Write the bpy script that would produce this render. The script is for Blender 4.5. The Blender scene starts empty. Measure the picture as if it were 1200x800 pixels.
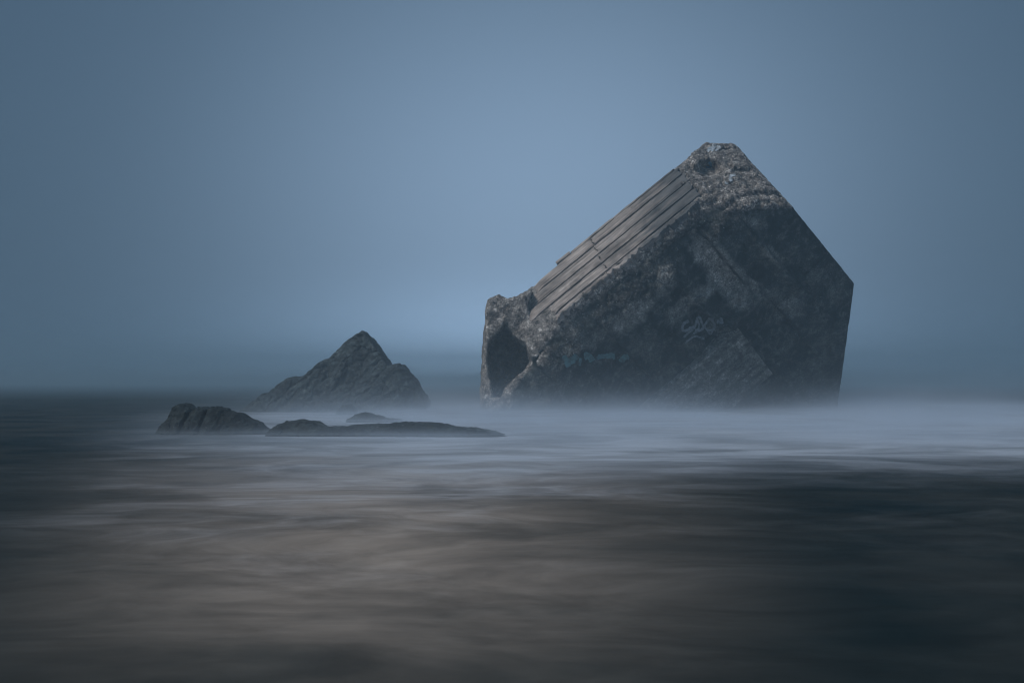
import bpy, math, random
import numpy as np
from mathutils import Vector
from mathutils.bvhtree import BVHTree

random.seed(7)
scene = bpy.context.scene
COL = scene.collection

# ---------------------------------------------------------------- camera
F_PX = 1667.0          # focal length in photo pixels (photo 1200 wide), 50 mm
HZ = 446.0             # row of the horizon in the photograph
EYE = 1.35
cam_data = bpy.data.cameras.new("camera")
cam_data.lens = 50.0
cam_data.sensor_width = 36.0
cam_data.shift_y = (HZ - 400.0) / 1200.0
cam_data.clip_start = 0.1
cam_data.clip_end = 6000.0
cam = bpy.data.objects.new("camera", cam_data)
cam.location = (0, 0, EYE)
cam.rotation_euler = (math.radians(90), 0, 0)
COL.objects.link(cam)
scene.camera = cam

# ---------------------------------------------------------------- light
SUN_EL, SUN_AZ = 52.0, -125.0      # azimuth measured from +Y towards +X: over the left shoulder
se, sa = math.radians(SUN_EL), math.radians(SUN_AZ)
sun_dir = Vector((math.sin(sa) * math.cos(se), math.cos(sa) * math.cos(se), math.sin(se)))
ld = bpy.data.lights.new("sun", 'SUN')
ld.energy = 1.5
ld.angle = math.radians(16)
ld.color = (1.0, 0.98, 0.95)
sun = bpy.data.objects.new("sun", ld)
sun.rotation_euler = (-sun_dir).to_track_quat('-Z', 'Y').to_euler()
COL.objects.link(sun)

world = bpy.data.worlds.new("World")
scene.world = world
world.use_nodes = True
wt = world.node_tree
wn, wl = wt.nodes, wt.links
for n in list(wn):
    wn.remove(n)


def math_node(nodes, links, op, a, b=None, clamp=False):
    n = nodes.new('ShaderNodeMath')
    n.operation = op
    n.use_clamp = clamp
    for i, v in enumerate((a, b)):
        if v is None:
            continue
        if isinstance(v, (int, float)):
            n.inputs[i].default_value = v
        else:
            links.new(v, n.inputs[i])
    return n.outputs[0]


out = wn.new('ShaderNodeOutputWorld')
bg = wn.new('ShaderNodeBackground')
bg.inputs['Strength'].default_value = 0.1
sky = wn.new('ShaderNodeTexSky')
sky.sky_type = 'NISHITA'
sky.sun_disc = False
sky.sun_elevation = math.radians(SUN_EL)
sky.sun_rotation = math.radians(SUN_AZ)
sky.air_density = 1.5
sky.dust_density = 4.0
sky.ozone_density = 3.0
tc = wn.new('ShaderNodeTexCoord')
# dense cloud cover over the clear sky; broad bright patch out to sea, its falloff standing in for lens vignetting
glow = Vector((math.sin(math.radians(1.5)), math.cos(math.radians(1.5)), 0.09)).normalized()
sep = wn.new('ShaderNodeSeparateXYZ')
wl.new(tc.outputs['Generated'], sep.inputs[0])
dx = math_node(wn, wl, 'SUBTRACT', sep.outputs[0], glow.x)
dy = math_node(wn, wl, 'SUBTRACT', sep.outputs[1], glow.y)
dz = math_node(wn, wl, 'SUBTRACT', sep.outputs[2], glow.z)
d2 = math_node(wn, wl, 'ADD', math_node(wn, wl, 'MULTIPLY', dx, dx), math_node(wn, wl, 'MULTIPLY', dy, dy))
d2 = math_node(wn, wl, 'ADD', d2, math_node(wn, wl, 'MULTIPLY', math_node(wn, wl, 'MULTIPLY', dz, dz), 1.3))
g = math_node(wn, wl, 'EXPONENT', math_node(wn, wl, 'MULTIPLY', d2, -20.0))
# extra brightness added low over the sea to lift the haze near the horizon
d3 = math_node(wn, wl, 'ADD', math_node(wn, wl, 'MULTIPLY', math_node(wn, wl, 'MULTIPLY', dx, dx), 22.0),
               math_node(wn, wl, 'MULTIPLY', math_node(wn, wl, 'MULTIPLY', sep.outputs[2], sep.outputs[2]), 450.0))
g3 = math_node(wn, wl, 'MULTIPLY', math_node(wn, wl, 'EXPONENT', math_node(wn, wl, 'MULTIPLY', d3, -1.0)), 2.4)
g3 = math_node(wn, wl, 'MULTIPLY', g3, math_node(wn, wl, 'GREATER_THAN', sep.outputs[1], 0.0))
nz = wn.new('ShaderNodeTexNoise')
nz.inputs['Scale'].default_value = 2.2
nz.inputs['Detail'].default_value = 3
wl.new(tc.outputs['Generated'], nz.inputs['Vector'])
g = math_node(wn, wl, 'ADD', g, math_node(wn, wl, 'MULTIPLY', math_node(wn, wl, 'SUBTRACT', nz.outputs[0], 0.5), 0.10))
cr = wn.new('ShaderNodeValToRGB')
cr.color_ramp.elements[0].position = 0.0
cr.color_ramp.elements[0].color = (0.053, 0.099, 0.158, 1)
cr.color_ramp.elements[1].position = 1.0
cr.color_ramp.elements[1].color = (0.265, 0.390, 0.560, 1)
wl.new(g, cr.inputs[0])
sc10 = wn.new('ShaderNodeVectorMath')
sc10.operation = 'SCALE'
zr = wn.new('ShaderNodeMapRange')       # brightness added overhead, out of view, as fill light for haze and scene
zr.interpolation_type = 'SMOOTHSTEP'
wl.new(sep.outputs[2], zr.inputs['Value'])
zr.inputs['From Min'].default_value = 0.25
zr.inputs['From Max'].default_value = 1.0
overhead_fill = math_node(wn, wl, 'MULTIPLY', zr.outputs[0], 1.2)
wl.new(math_node(wn, wl, 'MULTIPLY', math_node(wn, wl, 'ADD', math_node(wn, wl, 'ADD', 1.0, overhead_fill), g3), 10.0), sc10.inputs['Scale'])
wl.new(cr.outputs[0], sc10.inputs[0])
mixw = wn.new('ShaderNodeMixRGB')
mixw.inputs[0].default_value = 0.97
wl.new(sky.outputs[0], mixw.inputs[1])
wl.new(sc10.outputs[0], mixw.inputs[2])
wl.new(mixw.outputs[0], bg.inputs['Color'])
wl.new(bg.outputs[0], out.inputs['Surface'])

scene.view_settings.view_transform = 'Standard'
scene.view_settings.look = 'None'
scene.view_settings.exposure = 0.0
scene.view_settings.gamma = 1.0
scene.render.engine = 'CYCLES'
cy = scene.cycles
cy.use_denoising = True
cy.filter_width = 1.1
cy.max_bounces = 14
cy.diffuse_bounces = 2
cy.glossy_bounces = 2
cy.volume_bounces = 12
cy.transparent_max_bounces = 8
cy.volume_step_rate = 1.0
cy.volume_max_steps = 256


# ---------------------------------------------------------------- numpy noise
def perlin(p, seed=0):
    pi = np.floor(p).astype(np.int64)
    pf = (p - pi).astype(np.float32)
    w = pf * pf * pf * (pf * (pf * 6 - 15) + 10)

    def grad(ox, oy, oz):
        h = (pi[:, 0] + ox) * 73856093 ^ (pi[:, 1] + oy) * 19349663 ^ (pi[:, 2] + oz) * 83492791 ^ (seed * 2654435761)
        h = (h ^ (h >> 13)) * 1274126177
        h = (h ^ (h >> 16)) & 0xffff
        a = (h & 255).astype(np.float32) * (2 * math.pi / 256)
        c = ((h >> 8) & 255).astype(np.float32) / 127.5 - 1
        s = np.sqrt(np.maximum(0, 1 - c * c))
        return (np.cos(a) * s) * (pf[:, 0] - ox) + (np.sin(a) * s) * (pf[:, 1] - oy) + c * (pf[:, 2] - oz)

    def lerp(a, b, t):
        return a + (b - a) * t
    x00 = lerp(grad(0, 0, 0), grad(1, 0, 0), w[:, 0])
    x10 = lerp(grad(0, 1, 0), grad(1, 1, 0), w[:, 0])
    x01 = lerp(grad(0, 0, 1), grad(1, 0, 1), w[:, 0])
    x11 = lerp(grad(0, 1, 1), grad(1, 1, 1), w[:, 0])
    return lerp(lerp(x00, x10, w[:, 1]), lerp(x01, x11, w[:, 1]), w[:, 2]) * 1.6


def fbm(p, octaves=4, lac=2.03, gain=0.5, seed=0, ridged=False):
    s = np.zeros(len(p), np.float32)
    a, f, tot = 1.0, 1.0, 0.0
    for o in range(octaves):
        n = perlin(p * f, seed + o * 17)
        if ridged:
            n = 1 - 2 * np.abs(n)
        s += a * n
        tot += a
        a *= gain
        f *= lac
    return s / tot


def facets(p, seed=0):
    """Worley cells, each a randomly tilted plane: angular broken faces. Returns tilt offset and distance to the cell border."""
    p = p.astype(np.float32)
    pi = np.floor(p).astype(np.int64)
    best = np.full(len(p), 9.0, np.float32)
    sec = np.full(len(p), 9.0, np.float32)
    val = np.zeros(len(p), np.float32)
    for ox in (-1, 0, 1):
        for oy in (-1, 0, 1):
            for oz in (-1, 0, 1):
                c = pi + np.array([ox, oy, oz])
                h = (c[:, 0] * 73856093) ^ (c[:, 1] * 19349663) ^ (c[:, 2] * 83492791) ^ (seed * 2654435761)
                h = (h ^ (h >> 13)) * 1274126177
                h = h ^ (h >> 15)
                j = np.stack([(h & 255), (h >> 8) & 255, (h >> 16) & 255], 1).astype(np.float32) / 255.0
                q = p - (c + 0.15 + 0.7 * j).astype(np.float32)
                d = (q * q).sum(1)
                t = q[:, 0] * (j[:, 1] * 2 - 1) + q[:, 1] * (j[:, 2] * 2 - 1) + q[:, 2] * (j[:, 0] * 2 - 1) + 0.5 * (j[:, 2] - 0.5)
                m = d < best
                sec = np.where(m, best, np.minimum(sec, d))
                val = np.where(m, t, val)
                best = np.where(m, d, best)
    return val, np.sqrt(sec) - np.sqrt(best)


def sstep(e0, e1, x):
    t = np.clip((x - e0) / (e1 - e0), 0, 1)
    return t * t * (3 - 2 * t)


def smin(a, b, k):
    h = np.clip(0.5 + 0.5 * (b - a) / k, 0, 1)
    return b + (a - b) * h - k * h * (1 - h)


def smax(a, b, k):
    return -smin(-a, -b, k)


# ---------------------------------------------------------------- surface nets on a grid
def isosurface(lo, hi, h, base, detail=None, band=0.7):
    """Mesh the zero set of base(P) + detail(P) sampled on a grid of step h."""
    n = [int(math.ceil((hi[i] - lo[i]) / h)) + 1 for i in range(3)]
    ax = [lo[i] + h * np.arange(n[i], dtype=np.float32) for i in range(3)]
    vals = np.empty(n, np.float32)
    for i in range(n[0]):
        Y, Z = np.meshgrid(ax[1], ax[2], indexing='ij')
        P = np.stack([np.full(Y.size, ax[0][i], np.float32), Y.ravel(), Z.ravel()], 1)
        vals[i] = base(P).reshape(n[1], n[2])
    if detail is not None:
        idx = np.argwhere(np.abs(vals) < band)
        P = np.stack([ax[k][idx[:, k]] for k in range(3)], 1).astype(np.float32)
        dv = np.empty(len(P), np.float32)
        for s in range(0, len(P), 400000):
            dv[s:s + 400000] = detail(P[s:s + 400000])
        vals[idx[:, 0], idx[:, 1], idx[:, 2]] += dv
    # close the surface at the grid border
    for a in range(3):
        sl = [slice(None)] * 3
        for e in (0, -1):
            sl[a] = e
            vals[tuple(sl)] = np.maximum(vals[tuple(sl)], h * 0.5)
    ins = vals < 0
    cshape = tuple(k - 1 for k in n)
    acc = np.zeros(cshape + (3,), np.float32)
    cnt = np.zeros(cshape, np.float32)
    corners = [(i, j, k) for i in (0, 1) for j in (0, 1) for k in (0, 1)]
    s_in = np.zeros(cshape, np.int8)
    for c in corners:
        s_in += ins[c[0]:c[0] + cshape[0], c[1]:c[1] + cshape[1], c[2]:c[2] + cshape[2]]
    act = (s_in > 0) & (s_in < 8)
    ci = np.argwhere(act)
    pos = np.zeros((len(ci), 3), np.float32)
    num = np.zeros(len(ci), np.float32)
    for c in corners:
        for a in range(3):
            if c[a]:
                continue
            e = list(c)
            e[a] = 1
            v0 = vals[ci[:, 0] + c[0], ci[:, 1] + c[1], ci[:, 2] + c[2]]
            v1 = vals[ci[:, 0] + e[0], ci[:, 1] + e[1], ci[:, 2] + e[2]]
            m = (v0 < 0) != (v1 < 0)
            t = np.where(m, v0 / np.where(m, v0 - v1, 1), 0)
            q = np.tile(np.array(c, np.float32), (len(ci), 1))
            q[:, a] += t
            pos += q * m[:, None]
            num += m
    pos = (ci + pos / num[:, None]) * h + np.array(lo, np.float32)
    vid = np.full(cshape, -1, np.int64)
    vid[ci[:, 0], ci[:, 1], ci[:, 2]] = np.arange(len(ci))
    faces = []
    for a in range(3):
        b, c = (a + 1) % 3, (a + 2) % 3
        s0 = [slice(1, k - 1) for k in n]
        s1 = [slice(1, k - 1) for k in n]
        s0[a] = slice(0, n[a] - 1)
        s1[a] = slice(1, n[a])
        A, B = ins[tuple(s0)], ins[tuple(s1)]
        e = np.argwhere(A != B)
        off = np.ones(3, int)
        off[a] = 0
        flip = A[e[:, 0], e[:, 1], e[:, 2]]
        e = e + off
        quad = []
        for db, dc in ((-1, -1), (0, -1), (0, 0), (-1, 0)):
            q = e.copy()
            q[:, b] += db
            q[:, c] += dc
            quad.append(vid[q[:, 0], q[:, 1], q[:, 2]])
        quad = np.stack(quad, 1)
        quad[~flip] = quad[~flip][:, ::-1]
        faces.append(quad)
    faces = np.concatenate(faces)
    faces = faces[(faces >= 0).all(1)]
    return pos, faces


def vertex_normals(v, f):
    d1 = v[f[:, 2]] - v[f[:, 0]]
    d2 = v[f[:, 3]] - v[f[:, 1]]
    fn = np.cross(d1, d2)
    vn = np.zeros_like(v)
    for k in range(4):
        np.add.at(vn, f[:, k], fn)
    return vn / np.maximum(np.linalg.norm(vn, axis=1, keepdims=True), 1e-9)


def make_mesh(name, v, f, mat, parent=None, attrs=None, smooth=True):
    me = bpy.data.meshes.new(name)
    v = np.asarray(v, np.float32)
    if isinstance(f, np.ndarray):
        me.vertices.add(len(v))
        me.vertices.foreach_set('co', v.ravel())
        me.loops.add(f.size)
        me.loops.foreach_set('vertex_index', f.ravel().astype(np.int32))
        me.polygons.add(len(f))
        me.polygons.foreach_set('loop_start', np.arange(0, f.size, f.shape[1], dtype=np.int32))
        me.update(calc_edges=True)
        me.validate()
    else:
        me.from_pydata([tuple(map(float, p)) for p in v], [], f)
    me.polygons.foreach_set('use_smooth', np.full(len(me.polygons), smooth))
    for k, a in (attrs or {}).items():
        at = me.attributes.new(k, 'FLOAT', 'POINT')
        at.data.foreach_set('value', np.asarray(a, np.float32))
    me.materials.append(mat)
    me.update()
    o = bpy.data.objects.new(name, me)
    COL.objects.link(o)
    if parent:
        o.parent = parent
        o.matrix_parent_inverse = parent.matrix_world.inverted()
    return o


def tag(o, label=None, cat=None, group=None, kind=None):
    if label:
        o['label'] = label
    if cat:
        o['category'] = cat
    if group:
        o['group'] = group
    if kind:
        o['kind'] = kind
    return o


def ray(px, py):
    return np.array([(px - 600.0) / F_PX, 1.0, -(py - HZ) / F_PX])


def at(px, py, Y):
    return np.array([0, 0, EYE]) + ray(px, py) * Y


def hit(px, py, n, p0):
    """Where the sight line through a photo pixel meets the plane (n, p0)."""
    r = ray(px, py)
    o = np.array([0, 0, EYE])
    return o + r * (np.dot(n, p0 - o) / np.dot(n, r))


def unit(v):
    v = np.asarray(v, float)
    return v / np.linalg.norm(v)


def poly_sdf(px, pz, pts):
    """Signed distance to a 2-D polygon, negative inside."""
    d = np.full(len(px), 1e9, np.float32)
    s = np.ones(len(px), np.float32)
    m = len(pts)
    for i in range(m):
        x0, z0 = pts[i]
        x1, z1 = pts[i - 1]
        ex, ez = x1 - x0, z1 - z0
        wx, wz = px - x0, pz - z0
        t = np.clip((wx * ex + wz * ez) / (ex * ex + ez * ez), 0, 1)
        bx, bz = wx - ex * t, wz - ez * t
        d = np.minimum(d, bx * bx + bz * bz)
        c1, c2, c3 = pz >= z0, pz < z1, ex * wz > ez * wx
        fl = (c1 & c2 & c3) | (~c1 & ~c2 & ~c3)
        s = np.where(fl, -s, s)
    return s * np.sqrt(d)


# ---------------------------------------------------------------- materials
def new_mat(name):
    m = bpy.data.materials.new(name)
    m.use_nodes = True
    nt = m.node_tree
    for n in list(nt.nodes):
        nt.nodes.remove(n)
    o = nt.nodes.new('ShaderNodeOutputMaterial')
    b = nt.nodes.new('ShaderNodeBsdfPrincipled')
    nt.links.new(b.outputs[0], o.inputs['Surface'])
    return m, nt, nt.nodes, nt.links, b, o


def tex(nodes, links, kind, vec, **kw):
    n = nodes.new(kind)
    for k, v in kw.items():
        if k in ('feature', 'distance'):
            setattr(n, k, v)
        else:
            n.inputs[k.replace('_', ' ')].default_value = v
    if vec is not None:
        links.new(vec, n.inputs['Vector'])
    return n


def ramp(nodes, links, fac, stops):
    r = nodes.new('ShaderNodeValToRGB')
    e = r.color_ramp.elements
    while len(e) < len(stops):
        e.new(0.5)
    for i, (p, c) in enumerate(stops):
        e[i].position = p
        e[i].color = (c, c, c, 1) if isinstance(c, (int, float)) else (*c, 1)
    links.new(fac, r.inputs[0])
    return r.outputs[0]


def mix(nodes, links, fac, a, b, mode='MIX'):
    n = nodes.new('ShaderNodeMixRGB')
    n.blend_type = mode
    for i, v in enumerate((fac, a, b)):
        if isinstance(v, (int, float)):
            n.inputs[i].default_value = v
        elif isinstance(v, tuple):
            n.inputs[i].default_value = (*v, 1)
        else:
            links.new(v, n.inputs[i])
    return n.outputs[0]


def mapping(nodes, links, vec, scale=(1, 1, 1), rot=(0, 0, 0)):
    n = nodes.new('ShaderNodeMapping')
    n.inputs['Scale'].default_value = scale
    n.inputs['Rotation'].default_value = rot
    links.new(vec, n.inputs['Vector'])
    return n.outputs[0]


# directions of the tipped block
IMG_U = np.array([-0.776, 0, -0.631])
IMG_B = np.array([-0.631, 0, 0.776])
TH = math.radians(35)
AX_U = IMG_U
AX_N = math.cos(TH) * IMG_B + math.sin(TH) * np.array([0, -1, 0])
AX_F = math.cos(TH) * np.array([0, -1, 0]) - math.sin(TH) * IMG_B


def concrete_material():
    m, nt, N, L, b, o = new_mat('weathered_concrete')
    geo = N.new('ShaderNodeNewGeometry').outputs['Position']
    rub = N.new('ShaderNodeAttribute')
    rub.attribute_name = 'rubble'
    front = N.new('ShaderNodeAttribute')
    front.attribute_name = 'front'
    n1 = tex(N, L, 'ShaderNodeTexNoise', geo, Scale=0.75, Detail=10, Roughness=0.66)
    n2 = tex(N, L, 'ShaderNodeTexNoise', geo, Scale=3.2, Detail=10, Roughness=0.7)
    n3 = tex(N, L, 'ShaderNodeTexNoise', geo, Scale=14.0, Detail=6, Roughness=0.75)
    # pale / brown weathered concrete
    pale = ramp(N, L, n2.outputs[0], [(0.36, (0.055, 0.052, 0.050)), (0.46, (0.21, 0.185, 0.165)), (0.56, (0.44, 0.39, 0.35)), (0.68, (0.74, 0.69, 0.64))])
    # darker colour of the front face
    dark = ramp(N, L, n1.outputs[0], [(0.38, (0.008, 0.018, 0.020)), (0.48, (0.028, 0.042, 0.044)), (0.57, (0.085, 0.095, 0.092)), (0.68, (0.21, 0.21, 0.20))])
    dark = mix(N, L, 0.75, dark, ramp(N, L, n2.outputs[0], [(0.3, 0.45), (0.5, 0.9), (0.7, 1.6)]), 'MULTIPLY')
    lit_attr = N.new('ShaderNodeAttribute')
    lit_attr.attribute_name = 'pale_lit'
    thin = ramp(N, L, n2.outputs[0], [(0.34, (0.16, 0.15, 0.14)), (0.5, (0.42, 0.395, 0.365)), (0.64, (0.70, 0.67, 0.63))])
    dark = mix(N, L, math_node(N, L, 'MULTIPLY', lit_attr.outputs['Fac'], 1.0, True), dark, thin)  # light on the facets painted in as paler concrete
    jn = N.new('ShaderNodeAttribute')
    jn.attribute_name = 'joint_shade'
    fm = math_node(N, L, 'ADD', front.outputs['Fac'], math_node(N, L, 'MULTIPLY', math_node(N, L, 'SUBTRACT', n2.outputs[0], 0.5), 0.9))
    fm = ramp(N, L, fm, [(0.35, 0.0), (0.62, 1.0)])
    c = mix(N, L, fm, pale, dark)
    # rusty brown stones and pale chips in the broken aggregate
    v = tex(N, L, 'ShaderNodeTexVoronoi', geo, Scale=7.0)
    stone = ramp(N, L, math_node(N, L, 'MULTIPLY', v.outputs['Color'], 1.0), [(0.0, (0.045, 0.04, 0.04)), (0.45, (0.13, 0.105, 0.09)), (0.8, (0.20, 0.17, 0.15)), (0.93, (0.30, 0.19, 0.14)), (1.0, (0.55, 0.52, 0.5))])
    inner = ramp(N, L, v.outputs['Distance'], [(0.25, 1.0), (0.5, 0.35)])
    stone = mix(N, L, 1.0, stone, inner, 'MULTIPLY')
    sm = math_node(N, L, 'MULTIPLY', rub.outputs['Fac'], 0.38)
    c = mix(N, L, sm, c, stone)
    # bright chips (shells, quartz)
    v2 = tex(N, L, 'ShaderNodeTexVoronoi', geo, Scale=5.5)
    chip = ramp(N, L, v2.outputs['Distance'], [(0.10, 1.0), (0.16, 0.0)])
    sel = ramp(N, L, v2.outputs['Color'], [(0.62, 0.0), (0.66, 1.0)])
    chip = math_node(N, L, 'MULTIPLY', chip, sel)
    chip = math_node(N, L, 'MULTIPLY', chip, math_node(N, L, 'ADD', math_node(N, L, 'MULTIPLY', rub.outputs['Fac'], 0.65), 0.35))
    n4 = tex(N, L, 'ShaderNodeTexNoise', geo, Scale=7.0, Detail=8, Roughness=0.8)
    grit = ramp(N, L, n4.outputs[0], [(0.35, 0.22), (0.46, 0.85), (0.54, 1.6), (0.64, 3.0)])
    grit = mix(N, L, math_node(N, L, 'ADD', 0.28, math_node(N, L, 'MULTIPLY', rub.outputs['Fac'], 0.67)), (1.0, 1.0, 1.0), grit)
    c = mix(N, L, 1.0, c, grit, 'MULTIPLY')
    c = mix(N, L, 0.7, c, ramp(N, L, n3.outputs[0], [(0.34, 0.3), (0.5, 0.95), (0.66, 1.9)]), 'MULTIPLY')
    c = mix(N, L, math_node(N, L, 'MULTIPLY', jn.outputs['Fac'], 0.85), c, (0.012, 0.022, 0.024))  # relief shade along the joints painted into the colour, with the round patches
    c = mix(N, L, chip, c, (0.66, 0.64, 0.62))
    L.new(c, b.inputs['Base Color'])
    b.inputs['Roughness'].default_value = 0.85
    b.inputs['Specular IOR Level'].default_value = 0.25
    bump = N.new('ShaderNodeBump')
    bump.inputs['Strength'].default_value = 0.8
    bump.inputs['Distance'].default_value = 0.11
    hgt = math_node(N, L, 'ADD', math_node(N, L, 'MULTIPLY', n4.outputs[0], 1.2), math_node(N, L, 'MULTIPLY', n3.outputs[0], 0.6))
    hgt = math_node(N, L, 'ADD', hgt, math_node(N, L, 'MULTIPLY', math_node(N, L, 'MULTIPLY', inner, rub.outputs['Fac']), 0.5))
    L.new(hgt, bump.inputs['Height'])
    L.new(bump.outputs[0], b.inputs['Normal'])
    return m


def strip_material():
    m, nt, N, L, b, o = new_mat('board_marked_concrete')
    geo = N.new('ShaderNodeNewGeometry').outputs['Position']
    ang = math.atan2(0.631, 0.776)
    rot = mapping(N, L, geo, rot=(0, ang, 0))
    st = mapping(N, L, rot, scale=(0.35, 3.0, 5.0))
    n1 = tex(N, L, 'ShaderNodeTexNoise', st, Scale=1.6, Detail=9, Roughness=0.7)
    n2 = tex(N, L, 'ShaderNodeTexNoise', geo, Scale=1.1, Detail=8, Roughness=0.65)
    n3 = tex(N, L, 'ShaderNodeTexNoise', geo, Scale=9.0, Detail=8, Roughness=0.7)
    c = ramp(N, L, n1.outputs[0], [(0.30, (0.19, 0.155, 0.132)), (0.48, (0.38, 0.315, 0.275)), (0.60, (0.49, 0.415, 0.365)), (0.75, (0.70, 0.62, 0.56))])
    # wet algae towards the broken top end, where the film has stayed on
    sep = N.new('ShaderNodeSeparateXYZ')
    L.new(geo, sep.inputs[0])
    film = math_node(N, L, 'ADD', math_node(N, L, 'MULTIPLY', sep.outputs[0], 0.16), math_node(N, L, 'MULTIPLY', n1.outputs[0], 1.7))
    film = math_node(N, L, 'MULTIPLY', math_node(N, L, 'SUBTRACT', film, 1.62), 4.0, True)
    c = mix(N, L, math_node(N, L, 'MULTIPLY', film, 0.8), c, (0.052, 0.062, 0.068))
    c = mix(N, L, 0.85, c, ramp(N, L, n2.outputs[0], [(0.36, 0.45), (0.5, 1.0), (0.64, 1.35)]), 'MULTIPLY')
    st2 = mapping(N, L, rot, scale=(0.35, 7.0, 11.0))
    n5 = tex(N, L, 'ShaderNodeTexNoise', st2, Scale=1.3, Detail=8, Roughness=0.75)
    c = mix(N, L, 0.85, c, ramp(N, L, n5.outputs[0], [(0.36, 0.45), (0.50, 1.0), (0.64, 1.5)]), 'MULTIPLY')
    spot = ramp(N, L, n3.outputs[0], [(0.30, 0.25), (0.40, 1.0)])
    c = mix(N, L, 0.8, c, spot, 'MULTIPLY')
    L.new(c, b.inputs['Base Color'])
    b.inputs['Roughness'].default_value = 0.8
    b.inputs['Specular IOR Level'].default_value = 0.25
    bump = N.new('ShaderNodeBump')
    bump.inputs['Strength'].default_value = 0.7
    bump.inputs['Distance'].default_value = 0.03
    L.new(math_node(N, L, 'ADD', n1.outputs[0], math_node(N, L, 'MULTIPLY', n3.outputs[0], 0.7)), bump.inputs['Height'])
    L.new(bump.outputs[0], b.inputs['Normal'])
    return m


def rock_material(name, lo, hi, tilt):
    m, nt, N, L, b, o = new_mat(name)
    geo = N.new('ShaderNodeNewGeometry').outputs['Position']
    rot = mapping(N, L, geo, rot=(0, tilt, 0))
    st = mapping(N, L, rot, scale=(0.5, 1.0, 3.5))
    n1 = tex(N, L, 'ShaderNodeTexNoise', st, Scale=1.4, Detail=9, Roughness=0.68)
    n3 = tex(N, L, 'ShaderNodeTexNoise', geo, Scale=7.0, Detail=8, Roughness=0.7)
    c = ramp(N, L, n1.outputs[0], [(0.32, lo), (0.66, hi)])
    c = mix(N, L, 0.9, c, ramp(N, L, n3.outputs[0], [(0.36, 0.25), (0.48, 0.8), (0.64, 2.4)]), 'MULTIPLY')
    n4 = tex(N, L, 'ShaderNodeTexNoise', geo, Scale=1.3, Detail=7, Roughness=0.65)
    c = mix(N, L, 0.8, c, ramp(N, L, n4.outputs[0], [(0.38, 0.4), (0.5, 1.0), (0.62, 1.8)]), 'MULTIPLY')
    v = tex(N, L, 'ShaderNodeTexVoronoi', geo, Scale=3.0)
    chip = math_node(N, L, 'MULTIPLY', ramp(N, L, v.outputs['Distance'], [(0.06, 1.0), (0.10, 0.0)]), 0.5)
    c = mix(N, L, chip, c, (0.25, 0.25, 0.24))
    L.new(c, b.inputs['Base Color'])
    b.inputs['Roughness'].default_value = 0.75
    b.inputs['Specular IOR Level'].default_value = 0.3
    bump = N.new('ShaderNodeBump')
    bump.inputs['Strength'].default_value = 0.8
    bump.inputs['Distance'].default_value = 0.09
    L.new(math_node(N, L, 'ADD', n1.outputs[0], n3.outputs[0]), bump.inputs['Height'])
    L.new(bump.outputs[0], b.inputs['Normal'])
    return m


def paint_material(name, col):
    m, nt, N, L, b, o = new_mat(name)
    geo = N.new('ShaderNodeNewGeometry').outputs['Position']
    n = tex(N, L, 'ShaderNodeTexNoise', geo, Scale=6.0, Detail=8, Roughness=0.7)
    c = mix(N, L, ramp(N, L, n.outputs[0], [(0.38, 0.15), (0.58, 0.95)]), (0.065, 0.075, 0.075), col)
    L.new(c, b.inputs['Base Color'])
    b.inputs['Roughness'].default_value = 0.7
    return m


MAT_CONC = concrete_material()
MAT_STRIP = strip_material()
MAT_ROCK = rock_material('slate_rock', (0.010, 0.018, 0.020), (0.055, 0.064, 0.064), math.radians(48))
MAT_ROCK_WET = rock_material('wet_dark_rock', (0.005, 0.010, 0.011), (0.034, 0.041, 0.039), math.radians(15))
MAT_PAINT = paint_material('faded_white_paint', (0.33, 0.36, 0.40))
MAT_PAINT_T = paint_material('faded_turquoise_paint', (0.12, 0.27, 0.29))
MAT_PAINT_W = paint_material('pale_daub_paint', (0.62, 0.66, 0.70))
MAT_PAINT_B = paint_material('light_blue_paint', (0.16, 0.42, 0.66))

# ---------------------------------------------------------------- the concrete block
YN = 59.0
PN = at(822, 232, YN)                                  # on the board-marked face, lower edge
PF = at(847, 251, 58.79)                               # on the front face
PLANES = []


def plane3(a, b, c, toward):
    n = unit(np.cross(b - a, c - a))
    if np.dot(n, toward) < 0:
        n = -n
    return n, a


def on_N(px, py):
    return hit(px, py, AX_N, PN)


def on_F(px, py):
    return hit(px, py, AX_F, PF)


c_top = on_F(866, 166)
c_R = on_F(1001, 332)
c_low = on_F(981, 478)
E_pl = plane3(c_top, c_R, c_top + np.array([0.178, 1, 0.10]), np.array([1.0, 0, 0.8]))
G_pl = plane3(c_R, c_low, c_R + np.array([0.19, 1, 0]), np.array([1.0, 0, 0]))
s_a, s_b = on_N(795, 195.3), on_N(625, 337)
BK = plane3(s_a, s_b, s_a + np.array([0.06, 1, 0.098]), np.array([-0.6, 0, 0.8]))
T_pl = plane3(on_N(794, 197), on_N(823, 233), on_F(926, 237), np.array([0.1, -0.6, 0.6]))
CH = plane3(on_N(822, 232), on_N(650, 373), on_F(718, 378), np.array([-0.3, -0.8, 0.2]))
LF = plane3(on_F(668, 384), on_F(604, 462), on_F(604, 462) + np.array([-0.80, 0.45, 0.0]), np.array([-0.5, -0.8, 0.2]))
TOPZ = at(848, 151.5, 61)[2]


def px_poly(pts, Y):
    return [(float(at(x, y, Y)[0]), float(at(x, y, Y)[2])) for x, y in pts]


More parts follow.
